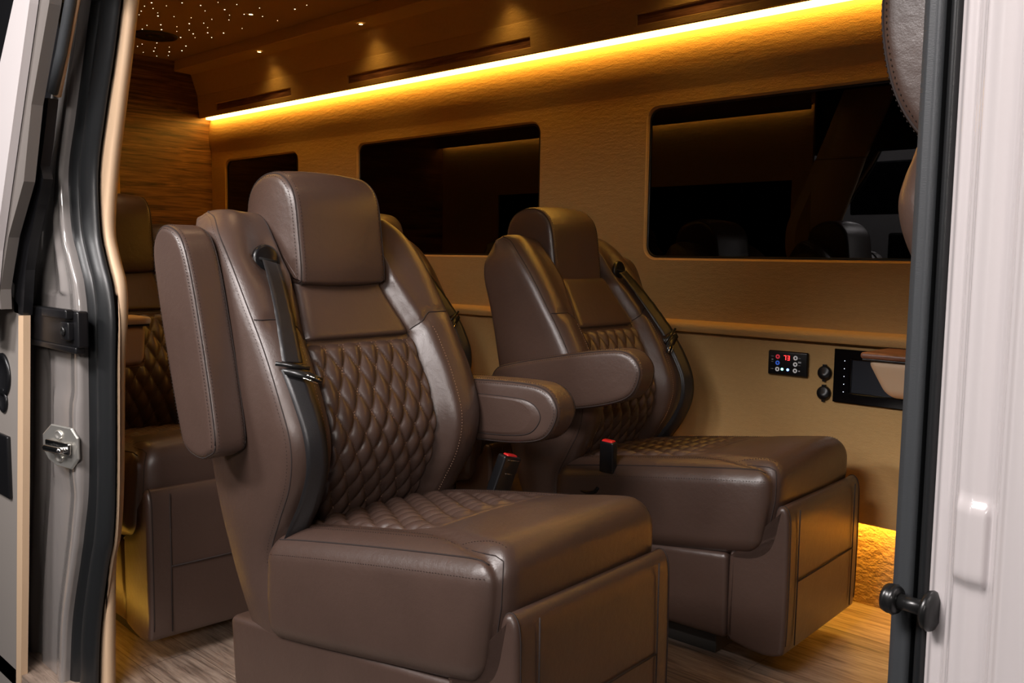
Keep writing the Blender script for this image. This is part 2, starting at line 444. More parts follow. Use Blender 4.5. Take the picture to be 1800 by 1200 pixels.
for x_, l_ in ((-3.3, 'above the rear door side chair'), (-2.35, 'behind the foreground chair'), (-1.4, 'above the foreground chair')):  # out-of-view downlights added to warm the door side chairs
    downlight(x_, 1.55, 2.337, 'unseen downlight added in the near part of the ceiling, ' + l_, power=5)
# star lights
stars = [(-4.432, 2.031), (-4.44, 2.078), (-4.534, 2.061), (-4.501, 2.13), (-4.61, 2.084), (-4.561, 2.159), (-4.508, 2.218), (-4.789, 2.206), (-4.721, 2.249), (-4.461, 2.286), (-4.582, 2.337), (-4.512, 2.381), (-4.408, 2.371), (-4.284, 2.269), (-4.208, 2.206), (-4.236, 2.126), (-4.093, 2.235), (-4.057, 2.313), (-4.693, 2.324), (-4.82, 2.3), (-4.89, 2.226), (-4.585, 2.441), (-4.69, 2.497), (-4.792, 2.372), (-4.712, 2.402), (-4.775, 2.457), (-4.85, 2.506), (-4.908, 2.451), (-4.63, 2.558), (-4.774, 2.565), (-4.457, 2.57), (-4.353, 2.436), (-4.262, 2.389), (-5.084, 2.57), (-5.236, 2.381), (-5.315, 2.389), (-5.142, 2.424), (-5.272, 2.474), (-5.362, 2.508), (-5.188, 2.52), (-5.309, 2.578), (-5.41, 2.62), (-5.22, 2.613), (-5.48, 2.581), (-5.442, 2.48), (-5.404, 2.383), (-3.915, 2.544), (-3.809, 2.542), (-4.029, 2.419), (-4.17, 2.606), (-4.761, 2.13), (-4.379, 1.961), (-4.346, 2.027), (-4.343, 2.099), (-4.187, 2.321), (-4.157, 2.512), (-4.193, 2.43)]
sm = None
for i, (x, y) in enumerate(stars):
    if sm is None:
        so = MB().add(*lathe([(.0022, 0), (.0022, -.0012), (.0008, -.0018)], 8)).obj('star_light', STARM); sm = so
    else:
        so = sm.copy(); COL.objects.link(so)
    so.location = (x, y, 2.339); k = random.choice([.5, .7, .7, 1, 1.4]); so.scale = (k, k, 1)
    so['label'] = 'tiny glowing fibre star set in the dark ceiling'; so['category'] = 'star light'; so['group'] = 'fibre optic star lights in the ceiling'
# ceiling speaker
e = empty('ceiling_speaker', (-4.978, 2.336, 2.339), label='flat black round speaker in the ceiling near the rear wall', category='speaker')
MB().add(*lathe([(.10, -.005), (.108, -.010), (.118, -.008), (.122, -.002), (.122, 0)], 40)).obj('rim', BLK, e)
MB().add(*lathe([(0, -.006), (.10, -.004), (.10, 0)], 40)).obj('grille', mat('speaker_grille', (.004, .004, .004), .9), e)

# ------------------------------------------------------------------ wall fittings
e = empty('climate_control', (-1.457, WY - .022, .795), label='black climate control panel with red 73 readout on the far wall', category='control panel')
MB().add(*rbox((.0735, .007, .043), .006, (2, 1, 2), m=3, c=(0, -.007, 0))).obj('faceplate', BLK, e)
def ringm(x, z, r, m_, nm='button'):
    MB().add(*lathe([(r * .45, 0), (r * .45, -.0016), (r * .7, -.0022), (r, -.0016), (r, 0)], 20, (x, -.0138, z), 'y')).obj(nm, m_, e)
for x, z, mm in ((-.036, .022, E_RRED), (-.036, 0, E_RBLU), (-.036, -.022, E_WHT), (.030, .022, E_WHT), (.030, 0, E_WHT), (.030, -.022, E_WHT)):
    ringm(x, z, .0078, mm)
for x, mm in ((-.018, E_CYA), (.003, E_BLU)):
    MB().add(*lathe([(0, -.002), (.0045, -.0015), (.0045, 0)], 16, (x, -.0138, -.021), 'y')).obj('indicator_lamp', mm, e)
def seg7(mb, ch, x, z, h=.016, wd=.008, t=.0018):
    S7 = {'7': 'abc', '3': 'abgcd'}[ch]
    R = {'a': (x, x + wd, z + h - t, z + h), 'g': (x, x + wd, z + h / 2 - t / 2, z + h / 2 + t / 2), 'd': (x, x + wd, z, z + t),
         'b': (x + wd - t, x + wd, z + h / 2, z + h), 'c': (x + wd - t, x + wd, z, z + h / 2)}
    for k in S7: a = R[k]; mb.add(*box(a[0], a[1], -.0150, -.0136, a[2], a[3]))
mb = MB(); seg7(mb, '7', -.013, .012); seg7(mb, '3', .000, .012); mb.obj('readout', E_RED, e, smooth=False)
mb = MB()
for x, z, a, b in ((-.056, .022, .005, .001), (-.056, .011, .003, .003), (-.056, .003, .004, .001), (-.056, -.022, .005, .0012), (.045, .022, .004, .001), (.0455, .008, .0055, .0055), (.045, -.003, .004, .001), (.045, -.022, .003, .004)):
    mb.add(*box(x - a, x + a, -.0146, -.0138, z - b / 2, z + b / 2))
mb.obj('markings', emi('dim_marks', (.25, .25, .26), .25), e, smooth=False)
for z, lb in ((.775, 'upper black round capped socket beside the control panel'), (.706, 'lower black round capped socket beside the control panel')):
    e = empty('power_socket', (-1.325, WY - .022, z), label=lb, category='socket', group='black round sockets on the far wall')
    MB().add(*lathe([(0, -.012), (.020, -.012), (.024, -.008), (.025, 0)], 32, axis='y')).obj('cap', BLK, e)
    MB().add(*box(-.006, .006, -.010, -.001, .018, .029)).add(*box(-.005, .005, -.010, -.001, -.029, -.02)).obj('hinge_tab', BLK, e, smooth=False)
# media unit with black frame
e = empty('media_unit', (-1.29, WY - .022, .683), label='black framed recessed screen unit with a row of white dots on the far wall', category='screen')
mb = MB(); holed_panel(mb, 0, .62, 0, .178, [rrect(.052, .58, .030, .150, .004, 3)], -.012, .02, .006)
for a in (box(0, .62, -.012, 0, 0, .002), box(0, .62, -.012, 0, .176, .178), box(0, .002, -.012, 0, 0, .178), box(.618, .62, -.012, 0, 0, .178)): mb.add(*a)
mb.obj('bezel', mat('gloss_black', (.004, .004, .005), .12), e, smooth=False)
MB().add(*box(.045, .59, -.003, -.001, .026, .154)).obj('screen', mat('screen_face', (.035, .04, .05), .12), e, smooth=False)
for k in range(5):
    MB().add(*lathe([(0, -.001), (.0013, -.001), (.0013, 0)], 10, (.036, -.0122, .140 - k * .026), 'y')).obj('indicator_dot', E_DOT, e, smooth=False)

# wall console with walnut top and cup holder
def console(loc, flip, L, lab, wood_top=True):
    e = empty('wall_console', loc, label=lab, category='console')
    def cfn(p):
        x, y, z = p; t = (z + .06) / .12
        xx = x - (1 - t) * .06 * (1 if x < 0 else -0.2)*(-1)
        return (xx, (y * (.85 + .15 * t)) + (1 - t) * .012, z)
    MB().add(*rbox((L / 2, .11, .06), .03, (4, 4, 4), cfn, c=(0, 0, -.062))).obj('console_body', BEIT, e)
    MB().add(*rbox((L / 2 + .008, .118, .010), .009, (4, 4, 1), lambda p: (p[0] , p[1], p[2]), c=(0, 0, .006))).obj('console_top', WIN if wood_top else BEIT, e)
    MB().add(*rbox((L / 2 + .003, .113, .003), .0025, (4, 4, 1), c=(0, 0, -.006))).obj('shadow_gap', BLK, e)
    MB().add(*lathe([(.030, .017), (.034, .020), (.040, .019), (.041, .016)], 32, (.04, -.02, 0))).obj('cup_holder_ring', CHR, e)
    MB().add(*lathe([(0, .0165), (.031, .0168), (.031, .014)], 32, (.04, -.02, 0))).obj('cup_holder', BLK, e)
    return e
console((-.86, 2.83, .862), 1, .50, 'beige wall console with glossy walnut top and chrome cup holder beside the right jamb')
c = console((-2.50, 1.03, .955), 1, .11, 'small beige cup holder console beside the left door pillar in front of the rear seat', False)
c.scale = (1, .75, 1)

# ================================================================== SEATS
def lerp(a, b, t): return a + (b - a) * t
def sstep(a, b, x):
    t = max(0, min(1, (x - a) / (b - a))); return t * t * (3 - 2 * t)
KEY = [  # front seam (x,z), back silhouette (x,z), half width
    ((-.255, .235), (-.470, .225), .272), ((-.290, .314), (-.500, .285), .277), ((-.350, .371), (-.535, .365), .283), ((-.362, .457), (-.563, .45), .290),
    ((-.315, .545), (-.583, .54), .300), ((-.262, .640), (-.600, .64), .308), ((-.248, .735), (-.612, .74), .316), ((-.285, .837), (-.628, .84), .321),
    ((-.340, .935), (-.650, .94), .320), ((-.400, 1.025), (-.674, 1.03), .320), ((-.465, 1.12), (-.697, 1.10), .319), ((-.530, 1.195), (-.704, 1.15), .312),
    ((-.580, 1.237), (-.698, 1.185), .294), ((-.622, 1.252), (-.680, 1.215), .284), ((-.640, 1.252), (-.664, 1.235), .262)]
KF = catmull([(a[0], a[1], w_) for a, b, w_ in KEY], 14 * 12, False)
KB = catmull([(b[0], b[1], 0) for a, b, w_ in KEY], 14 * 12, False)
NK = len(KF) - 1
def key(s):
    x = max(0, min(1, s)) * NK; i = min(int(x), NK - 1); t = x - i
    return KF[i].lerp(KF[i + 1], t), KB[i].lerp(KB[i + 1], t)
def s_of_z(z):
    lo, hi = 0, 1
    for _ in range(30):
        m_ = (lo + hi) / 2
        if key(m_)[0].y < z: lo = m_
        else: hi = m_
    return lo
SQ0, SQ1 = s_of_z(.47), s_of_z(.935)       # quilt
SP1 = s_of_z(1.085)                        # top of the upper pad
SARC = s_of_z(1.0)
TH = .045
def tb(s):
    if s < SQ1: return lerp(.60, .55, sstep(0, SQ1, s))
    return lerp(.55, .46, sstep(SQ1, SP1, s))
def back_front(s, t, d_extra=0.0):
    F, B = key(s); w_ = F.z; y = w_ * t
    f2 = Vector((F.x, F.y)); b2 = Vector((B.x, B.y)); D = (b2 - f2); L = D.length; D /= L
    at = abs(t); t0 = 1 - min(.042, L * .45) / w_
    d = 0
    if at > t0:
        q = min(1, (at - t0) / (1 - t0)); r_ = min(.042, L * .45); d += r_ * (1 - sqrt(max(0, 1 - q * q * .98)))
    mid = sstep(0, .25, s)
    b_ = tb(s)
    depth = lerp(.030, .048, sstep(.1, .5, s))
    if s > SP1: depth = lerp(.048, .15, sstep(SP1, SP1 + .03, s)) * (1 - sstep(.93, 1.0, s) * .6)
    hi = lerp(.11, .045, sstep(SP1 - .03, SP1 + .02, s))
    d += depth * (1 - sstep(b_ - .05 * hi / .11, b_ + hi, at)) * sstep(.02, .2, s)
    d -= .012 * math.exp(-((at - .80) / .13) ** 2) * mid * (1 - sstep(.90, .98, s))
    # arc seam between shoulder and lower bolster
    sa = SARC - .0 - .25 * max(0, .72 - at) ** 1.2 * 1.2
    if at > b_ - .02:
        ed = 1 - sstep(.84, .93, at)
        d += ed * .0065 * math.exp(-((s - sa) / .008) ** 2) - ed * .004 * sstep(sa, sa - .03, s) * (1 if s < sa else 0) * sstep(sa - .3, sa - .03, s)
    d = min(d + d_extra, L * .8)
    p = f2 + D * d
    return Vector((p.x, y, p.y)), Vector((-D.x, 0, -D.y))
def back_side(s, q, side, off=0):
    """q 0..1 from front seam to rear seam along the side face"""
    F, B = key(s); w_ = F.z; f2 = Vector((F.x, F.y)); b2 = Vector((B.x, B.y)); D = (b2 - f2); L = D.length; D /= L
    r_ = min(.042, L * .45); d = r_ + (L - 2 * r_) * q
    y = w_ + .006 * sin(pi * q) + off
    p = f2 + D * d
    return Vector((p.x, side * y, p.y))
def build_backrest():
    rings = []
    ns = 150
    for i in range(ns + 1):
        s = i / ns
        F, B = key(s); w_ = F.z; f2 = Vector((F.x, F.y)); b2 = Vector((B.x, B.y)); D = (b2 - f2); L = D.length; D /= L
        r_ = min(.042, L * .45); ring = []
        tt = [-1 + 2 * k / 90 for k in range(91)]
        # cluster samples near the rounded edges
        tt = [math.copysign(1 - (1 - abs(t)) ** 1.12, t) for t in tt]
        for t in tt: ring.append(back_front(s, t)[0])
        for k in range(1, 8): ring.append(back_side(s, k / 8, 1))
        for k in range(0, 7):
            a = pi / 2 * k / 6; p = f2 + D * (L - r_ + r_ * sin(a)); ring.append(Vector((p.x, w_ - r_ + r_ * cos(a), p.y)))
        for k in range(1, 10):
            y = lerp(w_ - r_, -(w_ - r_), k / 10); p = f2 + D * (L + .012 * (1 - (y / w_) ** 2)); ring.append(Vector((p.x, y, p.y)))
        for k in range(6, -1, -1):
            a = pi / 2 * k / 6; p = f2 + D * (L - r_ + r_ * sin(a)); ring.append(Vector((p.x, -(w_ - r_ + r_ * cos(a)), p.y)))
        for k in range(7, 0, -1): ring.append(back_side(s, k / 8, -1))
        rings.append(ring)
    return MB().add(*loft(rings))
def guide_dent(mb, side):
    """pull the shoulder in around the belt outlet"""
    c = guide_pos(side)
    vs = []
    for (x, y, z) in mb.v:
        d = sqrt((y - c.y) ** 2 + (z - c.z) ** 2 * .9)
        if d < .12 and x > -.72: k = .022 * math.exp(-(d / .045) ** 2); x -= k; z -= k * .3
        vs.append((x, y, z))
    mb.v = vs; return mb
def guide_pos(side):
    s = s_of_z(1.135); p, n = back_front(s, side * .66); return p
def quilt_patch(surf, nu, nv, U, V, D=.009, edge=.02, seg=8, fade=0):
    """surf(u,v)->(point,normal), u,v in metres over U x V; diamonds wU x hV"""
    W, H = U / nu, V / nv
    NU, NV = int(nu * seg * 2), int(nv * seg * 2.2)
    def hgt(u, v):
        a = u / W + v / H; b = u / W - v / H
        if fade: D_ = D * sstep(0, fade, V - v)
        else: D_ = D
        h = (abs(sin(pi * a)) * abs(sin(pi * b))) ** .5
        e = min(u, U - u, v, V - v)
        return D_ * h * sstep(-.001, edge * .6, e) + .001 - .012 * (1 - sstep(0, edge, e + .004))
    vs = []; fs = []
    for j in range(NV + 1):
        for i in range(NU + 1):
            u, v = U * i / NU, V * j / NV; p, n = surf(u, v); vs.append(p + n * hgt(u, v))
    for j in range(NV):
        for i in range(NU):
            a = j * (NU + 1) + i; fs.append((a, a + 1, a + NU + 2, a + NU + 1))
    lines = []
    kmax = int(nu + nv) + 2
    for fam in (1, -1):
        for k in range(-kmax, kmax + 1):
            pts = []
            for q in range(0, 401):
                v = V * q / 400; u = (k - fam * v / H) * W
                if .004 < u < U - .004:
                    p, n = surf(u, v); pts.append(p + n * (hgt(u, v) + .0022))
                elif pts: lines.append(pts); pts = []
            if pts: lines.append(pts)
    return vs, fs, [l for l in lines if len(l) > 12]

def cush_fn(p):
    x, y, z = p
    fx = max(0, min(1, (x + .39) / .78)); zz = (z + .15) / .30
    w_ = lerp(.300, .282, sstep(.15, 1.0, fx)); t = y / .26
    top = lerp(.505, .622, fx ** .8); bot = lerp(.245, .345, fx)
    yy = t * w_ * (1 + .03 * sin(pi * max(0, min(1, zz))))
    Z = lerp(bot, top, zz)
    if zz > .6:
        k = sstep(.6, 1, zz); at = abs(t)
        Z += k * .012 * (1 - t * t)
        b_ = cb(fx)
        g = math.exp(-((at - b_) / .028) ** 2)
        Z -= k * .009 * g * (1 if fx > .05 else 0)
        Z += k * .006 * (1 - sstep(b_ - .10, b_ - .02, at)) * sstep(.60, .75, fx)
        if fx < .60: Z -= k * .012 * (1 - sstep(b_ - .12, b_, at)) * (1 - sstep(.52, .62, fx))
    X = x
    if fx > .93:
        at = abs(t); X -= .005 * math.exp(-((at - .90) / .03) ** 2)
        X += .008 * (1 - t * t)
    # slight curve back towards the foot of the front face
    X -= .03 * max(0, 1 - zz * 1.6) * sstep(.8, 1, fx)
    return (X, yy, Z)
def cb(fx): return lerp(.70, .90, sstep(.62, .97, fx))
CH, CR = (.39, .26, .15), .068
def cpt(px, py, pz, off=.001):
    q = rpoint((px, py, pz), CH, CR); c = Vector((q.x, q.y, q.z)); a = Vector(cush_fn(q))
    q2 = rpoint((px, py, pz), CH, CR)
    nrm = (q - Vector([max(-(CH[i] - CR), min(CH[i] - CR, [px * CH[0], py * CH[1], pz * CH[2]][i])) for i in range(3)])).normalized()
    return a + nrm * off
HPROF = [(-.470, 1.075), (-.455, 1.10), (-.466, 1.20), (-.482, 1.29), (-.515, 1.335), (-.56, 1.354), (-.615, 1.350), (-.665, 1.322), (-.69, 1.27), (-.692, 1.20), (-.672, 1.13), (-.63, 1.085), (-.55, 1.068)]
FPROF = [(.425, .11), (.428, .25), (.427, .40), (.424, .475), (.410, .503), (.390, .498), (.381, .465), (.378, .43), (.364, .388), (.336, .362), (.300, .350), (.264, .346), (.250, .335), (.248, .22), (.25, .10), (.262, .082), (.35, .068), (.41, .078)]
APROF = [(-.02, -.085), (.10, -.092), (.28, -.088), (.42, -.078), (.505, -.055), (.545, 0), (.540, .045), (.50, .078), (.42, .086), (.25, .082), (.06, .070), (-.01, .055), (-.045, 0), (-.045, -.05)]

CACHE = {}
def once(k, fn):
    if k not in CACHE: CACHE[k] = fn()
    return CACHE[k]
def make_seat(name, loc, rz, side, label, group=None, scale=1.0, arms=(), belt=True, head_shift=(0, 0, 0), fdx=0, lever=False, cat='seat', rear_seam=False):
    """side = -1: belt and stowed armrest on the near (-y) side, +1 on the far side"""
    e = empty(name, loc, rz, label=label, category=cat)
    if group: e['group'] = group
    e.scale = (scale,) * 3
    # ---- plinth, base cover, footrest
    MB().add(*rbox((.27, .205, .048), .006, (2, 2, 1), m=2, c=(-.083, 0, .048))).obj('plinth', DIM, e)
    def bf(p):
        x, y, z = p; fx = (x + .395) / .79; w_ = lerp(.285, .268, fx); zz = (z + .11) / .22
        return (x, y / .28 * w_ * (1 - .03 * (1 - zz)), lerp(.078, lerp(.262, .338, fx), zz))
    MB().add(*rbox((.395, .28, .11), .018, (10, 6, 5), bf, m=4, c=(-.15, 0, 0))).obj('base_cover', LEA, e)
    v, f, seam = prism(FPROF, .266, .013, n=102, bulge=.003, flat=True)
    ft = MB().add(v, f).obj('footrest', LEA, e)
    st = MB(); gr = MB()
    for sd in (-1, 1):
        gr.add(*tube(seam(88, sd, 0, .32, .0002), .0016, 6))
        gr.add(*tube([(.4305, sd * .205, .10), (.4315, sd * .205, .27), (.4305, sd * .205, .49)], .0018, 6))
        dashes(st, seam(30, sd, 0, .60, .0012, .012), .0085, .0052, .0011)
    gr.add(*tube([(.4312, -.205, .285), (.4318, 0, .285), (.4312, .205, .285)], .0022, 6))
    gr.obj('piping', GRV, ft); st.obj('stitching', STD, ft, kind='stuff')
    # ---- cushion
    def mk_c():
        return MB().add(*rbox(CH, CR, (34, 34, 12), cush_fn, m=8))
    cu = once('cush', mk_c).obj('seat_cushion', LEA, e)
    st = MB(); gr = MB()
    for sd in (-1, 1):
        k = .5 * CR / CH[1]; kz = .5 * CR / CH[2]
        line = [(-.86 + 1.80 * i / 60) for i in range(61)]
        gr.add(*tube([cpt(x, sd * 1, 1, .0004) for x in line], .0017, 6))
        dashes(st, [cpt(x, sd * (1 - .75 * CR / CH[1]), 1, .0012) for x in line], .0085, .0052, .0011)
        dashes(st, [cpt(x, sd * 1, 1 - .75 * CR / CH[2], .0012) for x in line], .0085, .0052, .0011)
        # quilt border / waterfall seam
        top = []
        for i in range(81):
            fx = .06 + .90 * i / 80; top.append((fx * 2 - 1, sd * cb(fx) * 1.0, 1))
        pts = [cpt(a, b, c_, .0003) for a, b, c_ in top]
        fr = [cpt(1, sd * .905, 1 - 1.75 * i / 30, .0003) for i in range(1, 31)]
        gr.add(*tube(pts[:] + fr, .0012, 6))
        dashes(st, [cpt(a, b + sd * .03, c_, .0012) for a, b, c_ in top[:56]], .0085, .0052, .0011)
    gr.obj('seam', GRV, cu); st.obj('stitching', STD, cu, kind='stuff')
    U, V = .335, .50
    def sq(u, v):
        fx = .02 + v / .78; t = (u - U / 2) / .26
        p = cpt(fx * 2 - 1, t, 1, 0); return p, Vector((-.1, 0, 1))
    v, f, lines = once('cq', lambda: quilt_patch(sq, 6, 5, U, V, .016, .02, fade=.10))
    q = MB().add(v, f).obj('quilted_panel', LEA, cu)
    if fdx: ft.location.x = fdx; cu.scale = (1 + fdx * .5 / .39, 1, 1); cu.location = (fdx * .5, 0, -.006)
    st = MB()
    lines = [l for l in ([p_ for p_ in l if p_.x < .06] for l in lines) if len(l) > 12]
    for l in lines: dashes(st, l, .0075, .0045, .0009)
    st.obj('quilt_stitching', STI, q, kind='stuff')
    # ---- backrest
    bk = build_backrest(); guide_dent(bk, side) if belt else None
    bo = bk.obj('backrest', LEA, e)
    if head_shift[2]:
        a_ = radians(-12); bo.rotation_euler = (0, a_, 0)
        bo.location = Vector((-.3, 0, .5)) - Matrix.Rotation(a_, 3, 'Y') @ Vector((-.3, 0, .5))
        MB().add(*rbox((.29, .23, .10), .01, (2, 2, 1), m=2, c=(-.083, 0, -.06))).obj('pedestal', DIM, e)
    st = MB(); gr = MB()
    SS = [i / 120 for i in range(6, 117)]
    for sd in (-1, 1):
        def edge(s, q):   # q in degrees round the corner
            F, B = key(s); w_ = F.z; f2 = Vector((F.x, F.y)); D = (Vector((B.x, B.y)) - f2); L = D.length; D /= L
            r_ = min(.042, L * .45); a = radians(q); rr = r_ + .001
            p = f2 + D * (r_ - rr * sin(a)); return Vector((p.x, sd * (w_ - r_ + rr * cos(a)), p.y))
        gr.add(*tube([edge(s, 48) for s in SS], .0020, 6))
        dashes(st, [edge(s, 34) for s in SS]); dashes(st, [edge(s, 61) for s in SS])
        if rear_seam:
            F_ = lambda s: back_side(s, .93, sd, .0015)
            dashes(st, [F_(s) for s in SS]); gr.add(*tube([back_side(s, .98, sd, .0) for s in SS], .0018, 6))
        # inner bolster stitch from shoulder arc to the cushion, and pad border
        SB = [s_of_z(.50) + (SARC - .03 - s_of_z(.50)) * i / 60 for i in range(61)]
        bol = []
        for s in SB:
            p, n = back_front(s, sd * (tb(s) + .13)); bol.append(p + n * .001)
        bst = MB(); dashes(bst, bol, .008, .005, .0013); bst.obj('bolster_stitching', STI, bo, kind='stuff')
        SI = [SQ1 + (s_of_z(1.19) - SQ1) * i / 50 for i in range(51)]
        gr.add(*tube([back_front(s, sd * (tb(s) - .04))[0] for s in SI], .0018, 6))
        ar = []
        for i in range(31):
            at = lerp(tb(SARC) + .01, .955, i / 30); sa = SARC - .25 * max(0, .72 - at) ** 1.2 * 1.2
            p, n_ = back_front(sa, sd * at); ar.append(p + n_ * .0012)
        gr.add(*tube(ar, .0016, 6))
    gr.obj('seam', GRV, bo); st.obj('stitching', STD, bo, kind='stuff')
    # quilt
    z0, z1 = SQ0 - .015, SQ1
    V = .45
    def bq(u, v):
        s = lerp(z0, z1, v / V); t = (u / .39 * 2 - 1) * (tb(s) - .015)
        p, n = back_front(s, t); return p + n * .003, n
    v, f, lines = once('bq', lambda: quilt_patch(bq, 6.5, 5.2, .39, V, .0135, .018))
    q = MB().add(v, f).obj('quilted_panel', LEA, bo)
    st = MB()
    for l in lines: dashes(st, l, .0078, .0047, .0010)
    st.obj('quilt_stitching', STI, q, kind='stuff')
    # upper pad
    vs = []; fs = []
    for j in range(31):
        for i in range(41):
            s = lerp(SQ1 + .004, SP1 + .02, j / 30); t = (i / 20 - 1) * (tb(s) - .03)
            p, n = back_front(min(s, SP1), t); F1 = back_front(s, t)[0]
            a, b = 1 - abs(i / 20 - 1), 1 - abs(j / 15 - 1)
            h = .022 * (1 - (1 - min(1, a * 5)) ** 2) ** .5 * (1 - (1 - min(1, b * 4.5)) ** 2) ** .5
            if s > SP1: p = p + Vector((-.0, 0, 1)) * (key(s)[0].y - key(SP1)[0].y) + Vector((key(s)[0].x - key(SP1)[0].x, 0, 0))
            vs.append(p + n * (h - .004))
    for j in range(30):
        for i in range(40):
            a = j * 41 + i; fs.append((a, a + 1, a + 42, a + 41))
    MB().add(vs, fs).obj('upper_pad', LEA, bo)
    # ---- headrest
    dx, dz, tilt = head_shift
    HP = [(-.92 + (x + .69) * 1.5, 1.108 + (z - 1.068) * 1.45) for x, z in HPROF] if tilt else HPROF
    v, f, seam = prism(HP, .142, .026, n=104, bulge=.008, ycrown=.006)
    mb = MB().add(v, f)
    h = mb.obj('headrest', LEA, e)
    st = MB(); gr = MB()
    for sd in (-1, 1):
        i0, i1 = (0, 1) if rear_seam else (.0, .62)
        gr.add(*tube(seam(52, sd, i0, i1, .0003), .0018, 6))
        dashes(st, seam(30, sd, i0, i1, .0012)); dashes(st, seam(76, sd, i0, i1, .0012))
    gr.obj('seam', GRV, h); st.obj('stitching', STD, h, kind='stuff')
    for ob in (h,):
        ob.location = (dx, 0, dz)
    if tilt:
        MB().add(*tube([(-.75, .05, 1.03), (-.75, .05, 1.16)], .006, 10)).add(*tube([(-.75, -.05, 1.03), (-.75, -.05, 1.16)], .006, 10)).obj('headrest_post', CHR, e)
    # ---- armrests: (side, pivot x, pivot z, y centre, angle, inset)
    for (sd, ax_, az, ay, ang, inset) in arms:
        v, f, seam = prism(APROF, .045, .020, n=98, bulge=.003)
        a = MB().add(v, f).obj('armrest', LEA, e)
        st = MB(); gr = MB()
        for s2 in (-1, 1):
            gr.add(*tube(seam(50, s2, 0, 1, .0003), .0017, 6))
            dashes(st, seam(28, s2, 0, 1, .0012)); dashes(st, seam(74, s2, 0, 1, .0012))
            if inset and s2 == -sd:
                Q = catmull([(x * .86 + .025, s2 * .0462, z * .62 - .010) for x, z in APROF], 98)
                gr.add(*tube(Q + [Q[0]], .0014, 6))
                pd = [Vector((q.x * .985 + .004, s2 * .0475, q.z * .96)) for q in Q]
                cen = Vector((.25, s2 * .0505, -.008))
                ring2 = [cen + (q - cen) * .9 for q in pd]
                for p_ in ring2: p_.y = s2 * .0505
                pdv, pdf = loft([Q, pd, ring2], True, False, True)
                MB().add(pdv, pdf).obj('inset_panel', LEA, a)
        gr.obj('seam', GRV, a); st.obj('stitching', STD, a, kind='stuff')
        if ang > 90: a.scale = (.92, 1, .95)
        a.location = (ax_, ay, az); a.rotation_euler = (0, -radians(ang), 0)
    # ---- belt
    if belt:
        g = guide_pos(side); s = s_of_z(1.135); n = back_front(s, side * .66)[1]
        go = empty('tmp', (0, 0, 0)); bpy.data.objects.remove(go)
        rot = Vector((0, 0, 1)).rotation_difference(n).to_matrix()
        gc = g - n * .006
        pr_ = [(.0, .004), (.030, .004), (.036, .001), (.038, -.006)]
        rings = [[gc + rot @ Vector((r_ * cos(2 * pi * k / 36), r_ * sin(2 * pi * k / 36), h_)) for k in range(36)] for r_, h_ in pr_]
        gd = MB().add(*loft(rings)).obj('belt_guide', BLK, e)
        sl = [gc + rot @ Vector(p_) for p_ in ((-.003, -.024, .0055), (.006, .024, .0055))]
        MB().add(*tube([sl[0], sl[1]], .0035, 8)).obj('slot', mat('slot_black', (.001, .001, .001), .9) if 'slot_black' not in MATS else MATS['slot_black'], gd)
        # webbing path over the bolster
        P1 = []; N1 = []
        Z = [1.130, 1.10, 1.05, 1.0, .95, .91]
        for i, z in enumerate(Z):
            s = s_of_z(z); t = side * lerp(.655, .85 if side < 0 else .80, i / 5); p, n = back_front(s, t)
            P1.append(p + n * (.004 if i == 0 else .011 + .006 * i / 5)); N1.append(n + Vector((0, (side * .25 if side < 0 else -.35) * i / 5, 0)))
        a0, a1 = P1[0], P1[-1] + N1[-1].normalized() * .004
        P1 = [a0 + (a1 - a0) * (i / 5) + N1[i].normalized() * (.010 * sin(pi * i / 5) + .002) for i in range(6)]
        top = catmull(P1, 40, False); nn = [Vector(N1[min(int(i / len(top) * 6), 5)]) for i in range(len(top))]
        Zl = [.90, .84, .76, .68, .60, .53, .47]; P2 = []; N2 = []
        for i, z in enumerate(Zl):
            s = s_of_z(z); t = side * lerp(.865 if side < 0 else .80, .87, i / 6); p, n = back_front(s, t)
            P2.append(p + n * (.018 + .016 * sin(pi * i / 6))); N2.append(n + Vector((0, side * .35 if side < 0 else -.45, 0)))
        bot = catmull(P2, 48, False); nb = [Vector(N2[min(int(i / len(bot) * 7), 6)]) for i in range(len(bot))]
        web = MB().add(*ribbon(top, nn, .048)).add(*ribbon(bot, nb, .047))
        back2 = [p - n.normalized() * .006 + Vector((0, -side * .006, 0)) for p, n in zip(bot, nb)]
        web.add(*ribbon(back2, nb, .046))
        wo = web.obj('seat_belt', BELT, e)
        c0 = (top[-1] + bot[0]) / 2; n0 = Vector(N2[0]).normalized()
        tdir = (bot[3] - bot[0]).normalized(); sdir = tdir.cross(n0).normalized() * side
        def T(u, v_, w2): return c0 + sdir * u + tdir * v_ + n0 * w2
        tg = MB()
        tg.add(*tube([T(-.034, -.014, .004), T(.034, .018, .005)], .005, 8))
        pl = [T(u, v_, .008) for u, v_ in ((-.026, .000), (.030, .026), (.052, .048), (.044, .058), (.010, .038), (-.024, .016))]
        pl2 = [p_ + n0 * .003 for p_ in pl]
        tg.add(*loft([pl, pl2]))
        tg.obj('belt_tongue', STL, wo)
        MB().add(*tube([T(.020, .030, .0125), T(.046, .052, .0125)], .0022, 8)).add(*tube([T(.010, .034, .0125), T(.036, .056, .0125)], .0015, 8)).obj('tongue_blade', CHR, wo)
    # ---- buckle on the inboard side
    bs = -side
    def bkf(p): return (p[0], p[1], p[2] * 1.0)
    tilt = Matrix.Rotation(radians(-14 if side < 0 else 3), 3, 'X') @ Matrix.Rotation(radians(12 if side < 0 else 2), 3, 'Y')
    base = Vector((-.17, bs * .305, .575)) if side < 0 else Vector((-.16, bs * .293, .562))
    v, f = rbox((.015, .034, .055), .006, (1, 2, 3), m=3)
